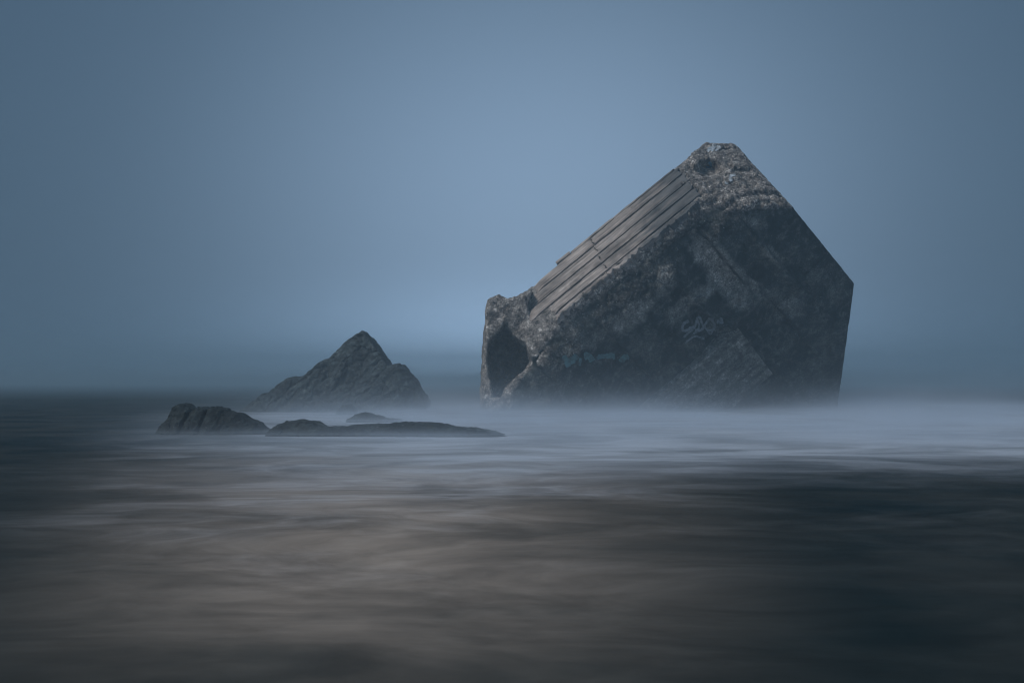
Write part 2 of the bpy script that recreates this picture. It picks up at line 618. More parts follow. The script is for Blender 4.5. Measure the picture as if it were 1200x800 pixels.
KN_POLY = px_poly([(567, 500), (567, 450), (568.5, 428), (567.5, 410), (570, 396), (568.5, 380), (569, 358), (572, 350), (583, 345),
                   (594, 350), (606, 347), (617, 342), (624, 340), (618, 356), (622, 384), (640, 410), (650, 500)], 60.3)
HOLE = px_poly([(571, 401), (579, 391), (587, 385), (592, 376), (598, 387), (606, 396), (614, 402), (619, 412), (622, 424), (615, 436), (602, 445),
                (592, 455), (588, 468), (577, 466), (573, 444), (570, 425)], 60.0)
LEFT_PL = plane3(at(570, 350, 60.0), at(565.5, 480, 60.0), at(569, 350, 60.0) + np.array([0.012, 1, 0.04]), np.array([-1.0, 0, 0]))


def plane_d(P, pl):
    return (P @ pl[0].astype(np.float32)) - np.float32(np.dot(pl[0], pl[1]))


# relief drawn on the front face in photo pixels of that face
def px_of(P):
    Y = P[:, 1]
    return 600 + F_PX * P[:, 0] / Y, HZ - F_PX * (P[:, 2] - EYE) / Y


FU, FV = AX_U, AX_N


def f_uv(p3):
    d = p3 - PF
    return float(np.dot(d, FU)), float(np.dot(d, FV))


def front_relief(P):
    """Extra distance (positive = cut in) over the front face, in the face's own u, v metres."""
    d = P - PF.astype(np.float32)
    u = d @ FU.astype(np.float32)
    v = d @ FV.astype(np.float32)
    r = np.zeros(len(P), np.float32)

    def seg(a, bb, off, soft, side_lo, side_hi):
        # a long straight step: everything on the far side of line a-b is cut in by `off`, between side limits along u or v
        ua, va = f_uv(on_F(*a))
        ub, vb = f_uv(on_F(*bb))
        ex, ev = ub - ua, vb - va
        ln = math.hypot(ex, ev)
        q = ((u - ua) * ev - (v - va) * ex) / ln
        t = ((u - ua) * ex + (v - va) * ev) / ln
        return -q, t, ln
    # raised plateau left of the joint (820,270)-(872,330) and on to (850,385)
    for (a, bb, amt, w) in (((820, 268), (874, 332), 0.17, 2.1), ((796, 338), (852, 392), 0.11, 1.5), ((872, 262), (945, 340), -0.07, 0.5), ((704, 378), (760, 440), 0.08, 1.6), ((905, 350), (960, 420), 0.06, 1.5)):
        q, t, ln = seg(a, bb, amt, 0.05, 0, 0)
        inside = sstep(-0.25, 0.1, t) * (1 - sstep(ln - 0.3, ln + 0.2, t))
        r += 3.2 * amt * inside * (sstep(-0.03, 0.03, q) * (1 - sstep(0.12, w, q)))
    for (cx, cy, rad, amt) in ((838, 357, 11.5, 0.10), (887, 317, 10.5, 0.10), (852, 270, 7.5, 0.06), (869, 271, 6.5, 0.06), (820, 352, 6, 0.05), (935, 318, 6, 0.04)):
        uc, vc = f_uv(on_F(cx, cy))
        k = np.sqrt((u - uc) ** 2 + (v - vc) ** 2)
        R = rad * 0.0405
        r += 2.2 * amt * (1 - sstep(R - 0.06, R + 0.03, k))
        if cy == 317:
            r -= 0.12 * (1 - sstep(0.07, 0.14, k))
    return r


def base_block(P):
    dF = plane_d(P, (AX_F, PF))
    dF = dF + front_relief(P) * (np.abs(dF) < 0.8)
    dN = plane_d(P, (AX_N, PN))
    d = smax(dF, plane_d(P, E_pl), 0.05)
    d = smax(d, plane_d(P, G_pl), 0.05)
    top = np.maximum(dN, plane_d(P, BK))
    d = smax(d, top, 0.06)
    d = smax(d, plane_d(P, CH), 0.15)
    d = smax(d, plane_d(P, T_pl), 0.25)
    d = smax(d, P[:, 2] - TOPZ, 0.18)
    d = smax(d, plane_d(P, LF), 0.35)
    d = smax(d, P[:, 1] - 71.0, 0.3)
    # buttress with the opening at the left end
    kn = poly_sdf(P[:, 0], P[:, 2], KN_POLY)
    kf = -(P[:, 1] - 59.9) + 0.10 * (P[:, 2] - 3.0) - 0.18 * (P[:, 0] + 0.2)
    kn = smax(kn, kf, 0.22)
    kn = smax(kn, P[:, 1] - 64.0, 0.3)
    d = smin(d, kn, 0.12)
    d = smax(d, plane_d(P, LEFT_PL), 0.08)
    # opening
    ho = poly_sdf(P[:, 0], P[:, 2], HOLE)
    ho = smax(ho, P[:, 1] - 63.2, 0.3)
    ho = smax(ho, 56.0 - P[:, 1], 0.1)
    d = smax(d, -ho, 0.10)
    return d


def zones(P):
    dF = plane_d(P, (AX_F, PF))
    dN = plane_d(P, (AX_N, PN))
    dC, dT, dL = plane_d(P, CH), plane_d(P, T_pl), plane_d(P, LF)
    dE, dG = plane_d(P, E_pl), plane_d(P, G_pl)
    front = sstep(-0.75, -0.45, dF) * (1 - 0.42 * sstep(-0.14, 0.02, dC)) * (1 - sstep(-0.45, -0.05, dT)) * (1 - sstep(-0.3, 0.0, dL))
    edge = np.maximum(sstep(-0.10, 0.0, dE), sstep(-0.10, 0, dG))
    rub = np.maximum(0.75 * sstep(-0.13, 0.0, dC), sstep(-0.5, -0.15, dT))
    plank = sstep(-0.25, -0.08, dN) * (1 - sstep(-0.25, -0.05, dC)) * (1 - sstep(-0.3, -0.05, dT)) * (P[:, 0] > 0.6)
    kn = (P[:, 0] < 0.9) | (dL > -0.2)
    rub = np.where(kn, np.maximum(rub * 0.6, 0.33), rub)
    rub = np.clip(rub * (1 - plank), 0, 1)
    return front, rub, plank, edge


def detail_block(P):
    front, rub, plank, edge = zones(P)
    big = fbm(P * 0.55, 3, seed=3)
    mid = fbm(P * 1.5, 4, seed=11)
    rid = fbm(P * 1.1 + 9, 4, seed=23, ridged=True)
    amp = 0.05 + 0.05 * front + 0.15 * rub
    sil = 1 - 0.75 * sstep(-0.45, -0.05, np.maximum(plane_d(P, BK), P[:, 2] - TOPZ))
    sil = np.where(P[:, 0] > 0.9, sil, 1.0)
    rub = rub * sil
    amp = amp * (1 - 0.92 * plank) * (1 - 0.75 * edge)
    # long weathered ribs following the casting direction across the broken band
    pu = np.stack([P @ AX_U.astype(np.float32) * 0.35, P @ AX_N.astype(np.float32) * 1.6, P @ AX_F.astype(np.float32) * 1.6], 1)
    ribs = fbm(pu, 3, seed=41, ridged=True)
    jm = np.zeros(len(P), np.float32)
    kj = front > 0.2
    jm[kj] = joint_shade_mask(P[kj]) * front[kj]
    d = amp * (0.6 * big + 0.55 * mid) + 0.05 * rub * (1 - edge) - rub * 0.10 * (rid - 0.2) * (1 - edge) - rub * 0.10 * ribs * (1 - edge)
    kf_ = front > 0.2
    if kf_.any():
        Q = np.stack([P[kf_] @ AX_U.astype(np.float32) * 0.45, P[kf_] @ AX_N.astype(np.float32) * 0.7, P[kf_] @ AX_F.astype(np.float32) * 0.5], 1)
        f3, b3 = facets(Q, 71)
        f4, b4 = facets(Q * 2.7 + 3, 72)
        pit = fbm(P[kf_] * 2.4, 3, seed=73)
        d[kf_] += front[kf_] * (1 - edge[kf_]) * (0.20 * f3 + 0.03 * f4 + 0.10 * np.maximum(0, pit - 0.35))
    k_ = (rub > 0.15) & (edge < 0.5)
    if k_.any():
        f1, b1 = facets(P[k_] * 1.5, 61)
        f2, b2 = facets(P[k_] * 3.6, 62)
        f0, b0 = facets(P[k_] * 0.75 + 11, 63)
        sel = sstep(-0.2, 0.3, fbm(P[k_] * 0.9, 2, seed=64))
        d[k_] += rub[k_] * (0.20 * f0 + 0.10 * f1 * sel + (0.03 + 0.05 * (1 - sel)) * f2 + 0.04 * sel * (1 - sstep(0, 0.15, b1)) + 0.07 * (1 - sstep(0, 0.10, b0)))
    # inside face of the missing corner is hollowed
    ux, uy = at(838, 192, 60.5)[0], at(838, 192, 60.5)[2]
    k = np.sqrt(((P[:, 0] - ux) / 0.75) ** 2 + ((P[:, 2] - uy) / 0.60) ** 2)
    d = d + 0.45 * (1 - sstep(0.4, 1.0, k)) * (plane_d(P, T_pl) > -1.3)
    d = d + 0.07 * sstep(0.5, 0.9, jm)
    return d.astype(np.float32)


lo = (-2.1, 56.9, -0.7)
hi = (15.9, 71.4, 12.1)
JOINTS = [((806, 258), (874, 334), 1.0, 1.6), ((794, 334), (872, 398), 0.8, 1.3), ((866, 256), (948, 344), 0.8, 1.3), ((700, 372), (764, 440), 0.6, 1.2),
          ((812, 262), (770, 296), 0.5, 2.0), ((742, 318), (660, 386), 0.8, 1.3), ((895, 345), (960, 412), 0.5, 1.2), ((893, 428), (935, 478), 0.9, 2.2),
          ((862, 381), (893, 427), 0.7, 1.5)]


def joint_shade_mask(P):
    """Old formwork joints and cracks in the front face, with relief shade painted as dark lines; also the dark round patches."""
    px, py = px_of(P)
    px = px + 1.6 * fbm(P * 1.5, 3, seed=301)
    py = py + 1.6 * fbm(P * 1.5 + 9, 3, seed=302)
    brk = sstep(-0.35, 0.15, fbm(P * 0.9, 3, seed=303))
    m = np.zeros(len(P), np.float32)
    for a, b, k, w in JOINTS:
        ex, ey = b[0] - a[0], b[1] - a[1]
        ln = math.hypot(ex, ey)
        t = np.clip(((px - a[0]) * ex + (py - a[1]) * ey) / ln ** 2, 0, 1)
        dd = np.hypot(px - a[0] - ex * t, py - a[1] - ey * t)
        side = ((px - a[0]) * ey - (py - a[1]) * ex) / ln          # painted shade spreads further on one side
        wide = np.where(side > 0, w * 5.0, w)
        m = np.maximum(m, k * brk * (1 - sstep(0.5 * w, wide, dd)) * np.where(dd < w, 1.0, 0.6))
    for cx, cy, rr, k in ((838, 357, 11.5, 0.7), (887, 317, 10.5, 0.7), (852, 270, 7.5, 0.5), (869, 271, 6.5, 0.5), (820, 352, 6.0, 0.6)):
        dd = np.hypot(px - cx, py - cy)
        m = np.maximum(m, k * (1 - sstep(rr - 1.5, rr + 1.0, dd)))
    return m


bv, bf = isosurface(lo, hi, 0.061, base_block, detail_block, 0.8)
# fine chipping along the normals
nrm = vertex_normals(bv, bf)
fr, ru, pk, ed = zones(bv)
fine = fbm(bv * 5.0, 4, seed=77, gain=0.6)
fine2 = fbm(bv * 3.0, 3, seed=91, ridged=True)
amp = (0.035 + 0.01 * fr + 0.06 * ru) * (1 - 0.4 * ed) * (1 - 0.6 * pk)
bv = bv + nrm * (amp * (fine + 0.4 * fine2))[:, None]

bunker = bpy.data.objects.new('concrete_bunker', None)
bunker.location = (6.0, 60.0, 0)
COL.objects.link(bunker)
bpy.context.view_layer.update()
tag(bunker, 'huge tilted concrete bunker block standing in the misty sea right of the rocks', 'bunker')


def pale_lit_patches(P, fr):
    """Pale tone painted on front-face facets that should catch light, plus pale veins."""
    w1 = fbm(P * 0.8, 4, seed=201)
    w2 = fbm(P * 0.8 + 30, 4, seed=202)
    px, py = px_of(P)
    px = px + 11 * w1
    py = py + 11 * w2
    s = np.zeros(len(P), np.float32)
    for cx, cy, ax, ay, rot, k in ((842, 312, 42, 20, 50, 1.3), (815, 352, 40, 10, -38, 0.6), (862, 345, 22, 14, 40, 0.8), (742, 372, 34, 12, -40, 0.6),
                                   (905, 300, 16, 9, 45, 0.6), (882, 338, 18, 5, 60, 0.7), (780, 330, 10, 24, 20, 0.5), (925, 360, 20, 10, 30, 0.4),
                                   (700, 395, 26, 8, -40, 0.35), (880, 262, 20, 8, 20, 0.3)):
        a = math.radians(rot)
        dx, dy = px - cx, py - cy
        e = np.sqrt(((dx * math.cos(a) + dy * math.sin(a)) / ax) ** 2 + ((-dx * math.sin(a) + dy * math.cos(a)) / ay) ** 2)
        s = np.maximum(s, k * (1 - sstep(0.55, 1.25, e)))
    veins = fbm(P * 1.4, 4, seed=205, ridged=True)
    return np.clip(s * (0.9 + 0.6 * w1) + 0.22 * sstep(0.5, 0.9, veins), 0, 1) * (fr > 0.05)


body = make_mesh('concrete_body', bv, bf, MAT_CONC, bunker, {'rubble': ru, 'front': fr, 'pale_lit': pale_lit_patches(bv, fr), 'joint_shade': joint_shade_mask(bv) * np.maximum(fr, 0.5 * ru)})

# board-marked strips on the upper-left face ---------------------------------
VV = np.array([0.631, 0.776])     # across the boards, photo pixels
TT = np.array([-0.776, 0.631])    # along the boards, down to the left


def from_tv(t, v):
    return TT[0] * t + VV[0] * v, TT[1] * t + VV[1] * v


def strip(t0, t1, v0, v1, height, seed, jag=(1.2, 1.2), name='concrete_strip', rag=0.0):
    """One board-wide strip of concrete lying proud of the face, between photo-plane coordinates."""
    rs = np.random.RandomState(seed)
    nl = max(8, int(abs(t1 - t0) / 1.3))
    na = 7
    rs2 = np.maximum(0, fbm(np.stack([np.arange(nl + 1) * 0.16, np.full(nl + 1, seed), np.zeros(nl + 1)], 1).astype(np.float32), 4, seed=seed) * 1.4 + 0.25)
    j0 = rs.uniform(-1, 1, na) * jag[0]
    j1 = rs.uniform(-1, 1, na) * jag[1]
    base = []
    for i in range(nl + 1):
        s = i / nl
        for j in range(na):
            a = j / (na - 1)
            t = t0 + (t1 - t0) * s + j0[j] * max(0, 1 - s * nl / 3) + j1[j] * max(0, 1 - (1 - s) * nl / 3)
            v = v0 + (v1 - v0 - (rag * rs2[i] if rag else 0)) * a
            base.append(on_N(*from_tv(t, v)))
    base = np.array(base, np.float32)
    pu = np.stack([base @ AX_U.astype(np.float32) * 0.5, base @ AX_F.astype(np.float32) * 4.0, np.full(len(base), seed * 3.7, np.float32)], 1)
    grain = fbm(pu, 4, seed=seed)
    lump = fbm(base * 1.3, 3, seed=seed + 5)
    chipn = fbm(base * 3.0, 3, seed=seed + 9)
    hgt = height + 0.025 * grain + 0.03 * lump - 0.10 * np.maximum(0, chipn - 0.35)
    jj = np.tile(np.arange(na), nl + 1)
    ii = np.repeat(np.arange(nl + 1), na)
    rim = (jj == 0) | (jj == na - 1)
    s_ = ii / nl
    hgt = hgt - 0.06 * sstep(0.86, 1.0, s_) * (t1 > -300)
    hgt = hgt - 0.022 * rim - 0.02 * ((ii == 0) | (ii == nl))
    # wandering edge
    wob = 0.03 * fbm(base * 1.1 + 4, 3, seed=seed + 2)
    top = base + AX_N.astype(np.float32) * hgt[:, None] + AX_F.astype(np.float32) * (wob * rim * np.where(jj == 0, 1, -1))[:, None]
    bot = base - AX_N.astype(np.float32) * 0.25
    n = len(top)
    V = np.concatenate([top, bot])
    Fc = []
    for i in range(nl):
        for j in range(na - 1):
            a = i * na + j
            Fc.append((a, a + 1, a + na + 1, a + na))
            Fc.append((n + a, n + a + na, n + a + na + 1, n + a + 1))
        a = i * na
        Fc.append((a, a + na, n + a + na, n + a))
        a = i * na + na - 1
        Fc.append((a, n + a, n + a + na, a + na))
    for j in range(na - 1):
        Fc.append((j, n + j, n + j + 1, j + 1))
        a = nl * na + j
        Fc.append((a, a + 1, n + a + 1, n + a))
    Fc = np.array(Fc)
    # orient outward
    p = V[Fc[0]]
    nn = np.cross(p[1] - p[0], p[2] - p[0])
    if np.dot(nn, AX_N) < 0:
        Fc = Fc[:, ::-1]
    return make_mesh(name, V, Fc, MAT_STRIP, bunker, smooth=False)


g_ = 0.9
STR = [  # v0, v1, t top end, t crack, t bottom end, height
    (655.0, 664.0 - g_, -490.5, -359.5, -273, 0.10),
    (664.0 + g_, 674.9 - g_, -492.5, -357.5, -258, 0.085),
    (674.9 + g_, 685.5 - g_, -491.0, -354.6, -246, 0.10),
    (685.5 + g_, 696.0 - g_, -493.0, -353.0, -272, 0.09),
    (696.0 + g_, 702.0, -484.0, -349.0, -270, 0.07),
]
for k, (v0, v1, ta, tb, tc_, hh) in enumerate(STR):
    strip(ta, tb - 0.5, v0, v1, hh, 10 + k, (1.6, 0.9), rag=4.5 if k == 4 else 0.0)
    strip(tb + 0.5, tc_, v0, v1, hh * 0.95, 30 + k, (0.9, 2.2), rag=4.5 if k == 4 else 0.0)
strip(-486, -396, 651.9, 654.0, 0.06, 51, (2, 1), 'edge_strip')
strip(-395, -333, 651.7, 654.0, 0.08, 52, (1, 1), 'edge_strip')
strip(-331.5, -311, 651.3, 653.8, 0.13, 53, (0.6, 0.6), 'edge_strip')

# plate standing proud of the front face, low on the right ---------------------
pq = [(862, 382), (893, 427), (800, 507), (712, 507)]
q3 = [on_F(*p) for p in pq]


def plate():
    na, nl = 40, 110
    base = []
    for i in range(nl + 1):
        s = i / nl
        e0 = q3[0] * (1 - s) + q3[3] * s
        e1 = q3[1] * (1 - s) + q3[2] * s
        for j in range(na + 1):
            a = j / na
            base.append(e0 * (1 - a) + e1 * a)
    base = np.array(base, np.float32)
    jj = np.tile(np.arange(na + 1), nl + 1) / na
    pu = np.stack([base @ AX_U.astype(np.float32) * 0.4, base @ AX_N.astype(np.float32) * 3.0, np.zeros(len(base), np.float32)], 1)
    h = 0.30 + 0.62 * jj + 0.05 * fbm(pu, 4, seed=5) + 0.05 * fbm(base * 1.2, 4, seed=6)
    top = base + AX_F.astype(np.float32) * h[:, None]
    bot = base - AX_F.astype(np.float32) * 0.5
    n = len(top)
    V = np.concatenate([top, bot])
    m = na + 1
    Fc = []
    for i in range(nl):
        for j in range(na):
            a = i * m + j
            Fc.append((a, a + 1, a + m + 1, a + m))
            Fc.append((n + a, n + a + m, n + a + m + 1, n + a + 1))
        a = i * m
        Fc.append((a, a + m, n + a + m, n + a))
        a = i * m + na
        Fc.append((a, n + a, n + a + m, a + m))
    for j in range(na):
        Fc.append((j, n + j, n + j + 1, j + 1))
        a = nl * m + j
        Fc.append((a, a + 1, n + a + 1, n + a))
    Fc = np.array(Fc)
    p = V[Fc[0]]
    if np.dot(np.cross(p[1] - p[0], p[2] - p[0]), AX_F) < 0:
        Fc = Fc[:, ::-1]
    n_ = len(V)
    pu2 = np.stack([V @ AX_U * 0.5, V @ AX_N * 5.0, V @ AX_F * 0.5], 1).astype(np.float32)
    return make_mesh('concrete_plate', V, Fc, MAT_CONC, bunker, {'rubble': np.full(n_, 0.05), 'front': np.full(n_, 0.9), 'pale_lit': np.clip(0.45 + 0.9 * fbm(pu2, 5, seed=88, gain=0.65), 0, 1)}, smooth=False)  # pale base tone stands in for light on the tilted plate


pl_obj = plate()

# spray paint: strokes laid on the surface ----------------------------------
dep = BVHTree.FromPolygons([Vector(p) for p in bv.tolist()], bf.tolist())


def surf(px, py):
    r = Vector(ray(px, py))
    h = dep.ray_cast(Vector((0, 0, EYE)), r.normalized())
    return h[0], h[1]


def strokes(name, lines, mat, label=None, lift=0.025, rough=0.0):
    V, Fc = [], []
    rs = random.Random(5)
    for pts, w in lines:
        # resample by Catmull-Rom
        P = [pts[0]] + list(pts) + [pts[-1]]
        q = []
        for i in range(1, len(P) - 2):
            for s in range(8):
                t = s / 8
                p0, p1, p2, p3 = P[i - 1], P[i], P[i + 1], P[i + 2]
                q.append(tuple(0.5 * ((2 * p1[k]) + (-p0[k] + p2[k]) * t + (2 * p0[k] - 5 * p1[k] + 4 * p2[k] - p3[k]) * t * t + (-p0[k] + 3 * p1[k] - 3 * p2[k] + p3[k]) * t ** 3) for k in (0, 1)))
        q.append(pts[-1])
        rows = []
        for i, c in enumerate(q):
            a = q[max(0, i - 1)]
            b2 = q[min(len(q) - 1, i + 1)]
            tx, ty = b2[0] - a[0], b2[1] - a[1]
            ln = math.hypot(tx, ty) or 1
            nx, ny = -ty / ln, tx / ln
            ww = 1.45 * w * (0.75 + 0.5 * rs.random()) * (0.6 if i in (0, len(q) - 1) else 1)
            row = []
            for s in (-0.5, -0.17, 0.17, 0.5):
                h, n = surf(c[0] + nx * ww * s, c[1] + ny * ww * s)
                if h is None:
                    row = None
                    break
                row.append(h + n * lift)
            rows.append(row)
        prev = None
        for row in rows:
            if row is None:
                prev = None
                continue
            i0 = len(V)
            V.extend(row)
            if prev is not None:
                for k in range(3):
                    Fc.append((prev + k, prev + k + 1, i0 + k + 1, i0 + k))
            prev = i0
    o = make_mesh(name, np.array([tuple(p) for p in V]), Fc, mat, bunker)
    if label:
        o['label'] = label
    return o


strokes('graffiti', [
    ([(807, 376), (802, 378), (799, 383), (800, 387), (804, 387), (809, 384), (813, 382)], 2.2),
    ([(801, 395), (806, 390), (811, 386), (814, 382), (816, 375), (817, 372), (820, 371)], 1.8),
    ([(816, 374), (819, 382), (816, 388), (812, 391)], 1.8),
    ([(820, 371), (822, 378), (824, 383), (820, 387), (814, 386)], 1.8),
    ([(824, 383), (828, 377), (832, 373), (836, 377), (838, 382), (835, 386), (829, 387), (825, 382)], 2.0),
    ([(829, 387), (832, 391), (835, 387)], 1.8),
    ([(840, 376), (846, 378), (844, 372)], 2.4),
    ([(803, 402), (808, 397), (814, 394), (820, 395), (825, 397)], 1.5),
], MAT_PAINT, 'faded whitish looping spray tag')
strokes('graffiti', [
    ([(660, 422), (665, 418)], 5.0), ([(662, 428), (668, 424), (676, 416)], 5.0),
    ([(679, 428), (680, 419)], 2.0), ([(684, 417), (690, 417), (694, 423)], 5.5),
    ([(702, 421), (702, 418), (710, 417), (720, 416)], 4.0), ([(719, 416), (719, 421)], 1.5),
    ([(728, 424), (730, 419), (737, 417)], 4.5)], MAT_PAINT_T, 'faded blocky turquoise lettering')
strokes('paint_mark', [([(829, 178), (833, 173)], 2.5), ([(833, 177), (838, 169)], 3.5), ([(840, 171), (842, 174)], 2), ([(838, 177), (844, 172)], 2)], MAT_PAINT_W, 'white daubs near the peak')
strokes('paint_mark', [([(827, 195), (831, 196), (834, 191)], 1.8), ([(831, 190), (834, 196)], 2.0)], MAT_PAINT_B, 'light blue daub below the peak')
strokes('paint_mark', [([(857, 213), (856, 207), (862, 205)], 2.2), ([(851, 216), (852, 213)], 2.8)], MAT_PAINT_W, 'pale scuffed paint on the broken corner')

# ---------------------------------------------------------------- rocks


def px_xy(pts, Y):
    return [(float(at(x, y, Y)[0]), float(at(x, y, Y)[2])) for x, y in pts]


def make_rock(name, outline, Y, fronts, back, mat, label, h, strata, amp, round_=0.18, extra=None, seed=1, group=None):
    poly = px_xy(outline, Y)
    xs = [p[0] for p in poly]
    zs = [p[1] for p in poly]
    fr_ = [(unit(n), at(*p)) for n, p in fronts]

    def base(P):
        d = poly_sdf(P[:, 0], P[:, 2], poly)
        for pl in fr_:
            d = smax(d, plane_d(P, pl), round_)
        d = smax(d, P[:, 1] - back, round_)
        if extra:
            d = d + extra(P)
        return d

    ang, sc_, sa_ = strata
    sd = np.array([-math.sin(ang), 0.25, math.cos(ang)], np.float32)

    def det(P):
        b_ = fbm(P * amp[1], 4, seed=seed, gain=0.55)
        w_ = fbm(P * 1.2, 3, seed=seed + 8)
        q = (P @ sd) * sc_ + w_ * 1.0
        saw = (q - np.floor(q))
        saw = np.minimum(saw, (1 - saw) * 4)
        q2 = (P @ sd) * sc_ * 2.7 + w_ * 1.7
        saw2 = (q2 - np.floor(q2))
        edge_ok = sstep(0.0, 0.25, -poly_sdf(P[:, 0], P[:, 2], poly)) * 0.75 + 0.25
        al = np.array([math.cos(ang), 0, math.sin(ang)], np.float32)
        qf = np.stack([P @ al * 0.7, P[:, 1], P @ sd * 1.3], 1) * amp[1]
        f1, b1 = facets(qf * 1.5, seed + 31)
        f2, b2 = facets(qf * 3.6 + 5, seed + 32)
        eo = sstep(0.0, 0.5, -poly_sdf(P[:, 0], P[:, 2], poly)) * 0.88 + 0.12
        b_ = 0.6 * b_ * (0.4 + 0.6 * eo) + 0.75 * f1 * eo + 0.45 * f2 * (0.45 + 0.55 * eo) + 0.5 * (1 - sstep(0, 0.10, b1)) * (0.4 + 0.6 * eo)
        return (amp[0] * b_ - (sa_ * (saw - 0.4) + sa_ * 0.4 * (saw2 - 0.5)) * edge_ok).astype(np.float32)
    ylo = min(p[1][2] for p in fronts) - 3.2
    lo_ = (min(xs) - 0.3, ylo, -0.35)
    hi_ = (max(xs) + 0.3, back + 0.3, max(zs) + 0.3)
    v, f = isosurface(lo_, hi_, h, base, det, 0.6)
    nn = vertex_normals(v, f)
    v = v + nn * (amp[0] * 0.6 * fbm(v * amp[1] * 4.0, 5, seed=seed + 3, gain=0.68))[:, None]
    # origin at the base
    c = np.array([0.5 * (min(xs) + max(xs)), Y, 0], np.float32)
    o = make_mesh(name, v - c, f, mat)
    o.location = c.tolist()
    tag(o, label, 'rock', group)
    return o


make_rock('pointed_rock',
          [(255, 520), (274, 485), (296, 470), (320, 455), (332, 447), (343, 441), (352, 443), (362, 434), (377, 422), (385, 420), (402, 402), (423, 386.5), (431, 395),
           (443, 410), (450, 420), (456, 429), (461, 427), (468, 427), (480, 440), (488, 449), (489, 454), (499, 469), (499.5, 476), (490, 490), (482, 520)], 62.0,
          [((-0.22, -0.86, 0.46), (422, 388, 62.3)), ((0.42, -0.80, 0.42), (470, 436, 61.0)), ((-0.5, -0.7, 0.5), (345, 442, 61.3))], 64.8,
          MAT_ROCK, 'large pointed pyramid-shaped rock with slanting layers in the mist', 0.05, (math.radians(47), 2.6, 0.03), (0.19, 0.9), 0.06, seed=5)


def clefts(P):
    """Deep joints between the lobes of the dark rock."""
    px = 600 + F_PX * P[:, 0] / 35.6
    py = HZ - F_PX * (P[:, 2] - EYE) / 35.6
    r = np.zeros(len(P), np.float32)
    for x0, x1, w, a in ((221, 209, 2.2, 0.16), (240, 233, 1.8, 0.12), (258, 253, 2.0, 0.04)):
        xc = x0 + (x1 - x0) * np.clip((py - 478) / 30, 0, 1.2)
        r += a * np.exp(-((px - xc) / w) ** 2)
    return r


make_rock('knobbly_rock',
          [(172, 530), (179, 509), (186, 500), (197, 492), (199, 483), (203, 477), (208, 474), (214, 475), (220, 479.5), (224, 478.5), (233, 477.5), (240, 480), (244, 478), (247, 476.5),
           (252, 478.5), (256, 480), (259, 479), (265, 483), (277, 486), (288, 493), (297, 496), (305, 503), (316, 513), (324, 530)], 36.0,
          [((-0.1, -0.80, 0.55), (225, 479, 35.8)), ((0.3, -0.75, 0.6), (280, 488, 35.9)), ((-0.5, -0.7, 0.3), (200, 484, 35.8))], 37.3,
          MAT_ROCK_WET, 'low dark knobbly rock with rounded lobes at the far left', 0.024, (math.radians(70), 1.5, 0.03), (0.10, 1.5), 0.12, clefts, seed=21)
make_rock('flat_rock',
          [(296, 540), (310, 508), (318, 500), (330, 495.5), (345, 493.5), (357, 495), (368, 499.5), (380, 502), (395, 502.5), (420, 499.5), (470, 497), (512, 497.5), (528, 501),
           (545, 503), (566, 505.5), (584, 509), (597, 514), (606, 540)], 34.5,
          [((-0.05, -0.52, 0.85), (440, 500, 34.5)), ((-0.3, -0.7, 0.65), (335, 496, 34.4)), ((0.1, -0.45, 0.9), (600, 505, 34.3))], 36.2,
          MAT_ROCK_WET, 'long low flat-topped dark rock ledge in front of the pointed rock', 0.03, (math.radians(5), 2.0, 0.03), (0.11, 1.1), 0.14, seed=33)
make_rock('small_rock',
          [(400, 510), (407, 491), (415, 486.5), (424, 484), (434, 485), (444, 488), (452, 490.5), (468, 492), (476, 510)], 46.0,
          [((0, -0.75, 0.65), (430, 486, 46.0))], 47.2,
          MAT_ROCK_WET, 'small low rock just behind the flat rock ledge', 0.03, (math.radians(20), 2.0, 0.04), (0.09, 1.6), 0.1, seed=43, group='small rocks awash between the larger rocks')
make_rock('small_rock',
          [(388, 505), (395, 481), (401, 475), (408, 474), (414, 479), (420, 505)], 57.0,
          [((-0.1, -0.75, 0.65), (405, 476, 57.0))], 58.4,
          MAT_ROCK, 'tiny rounded rock at the foot of the pointed rock', 0.035, (math.radians(40), 2.0, 0.04), (0.09, 1.3), 0.12, seed=47, group='small rocks awash between the larger rocks')


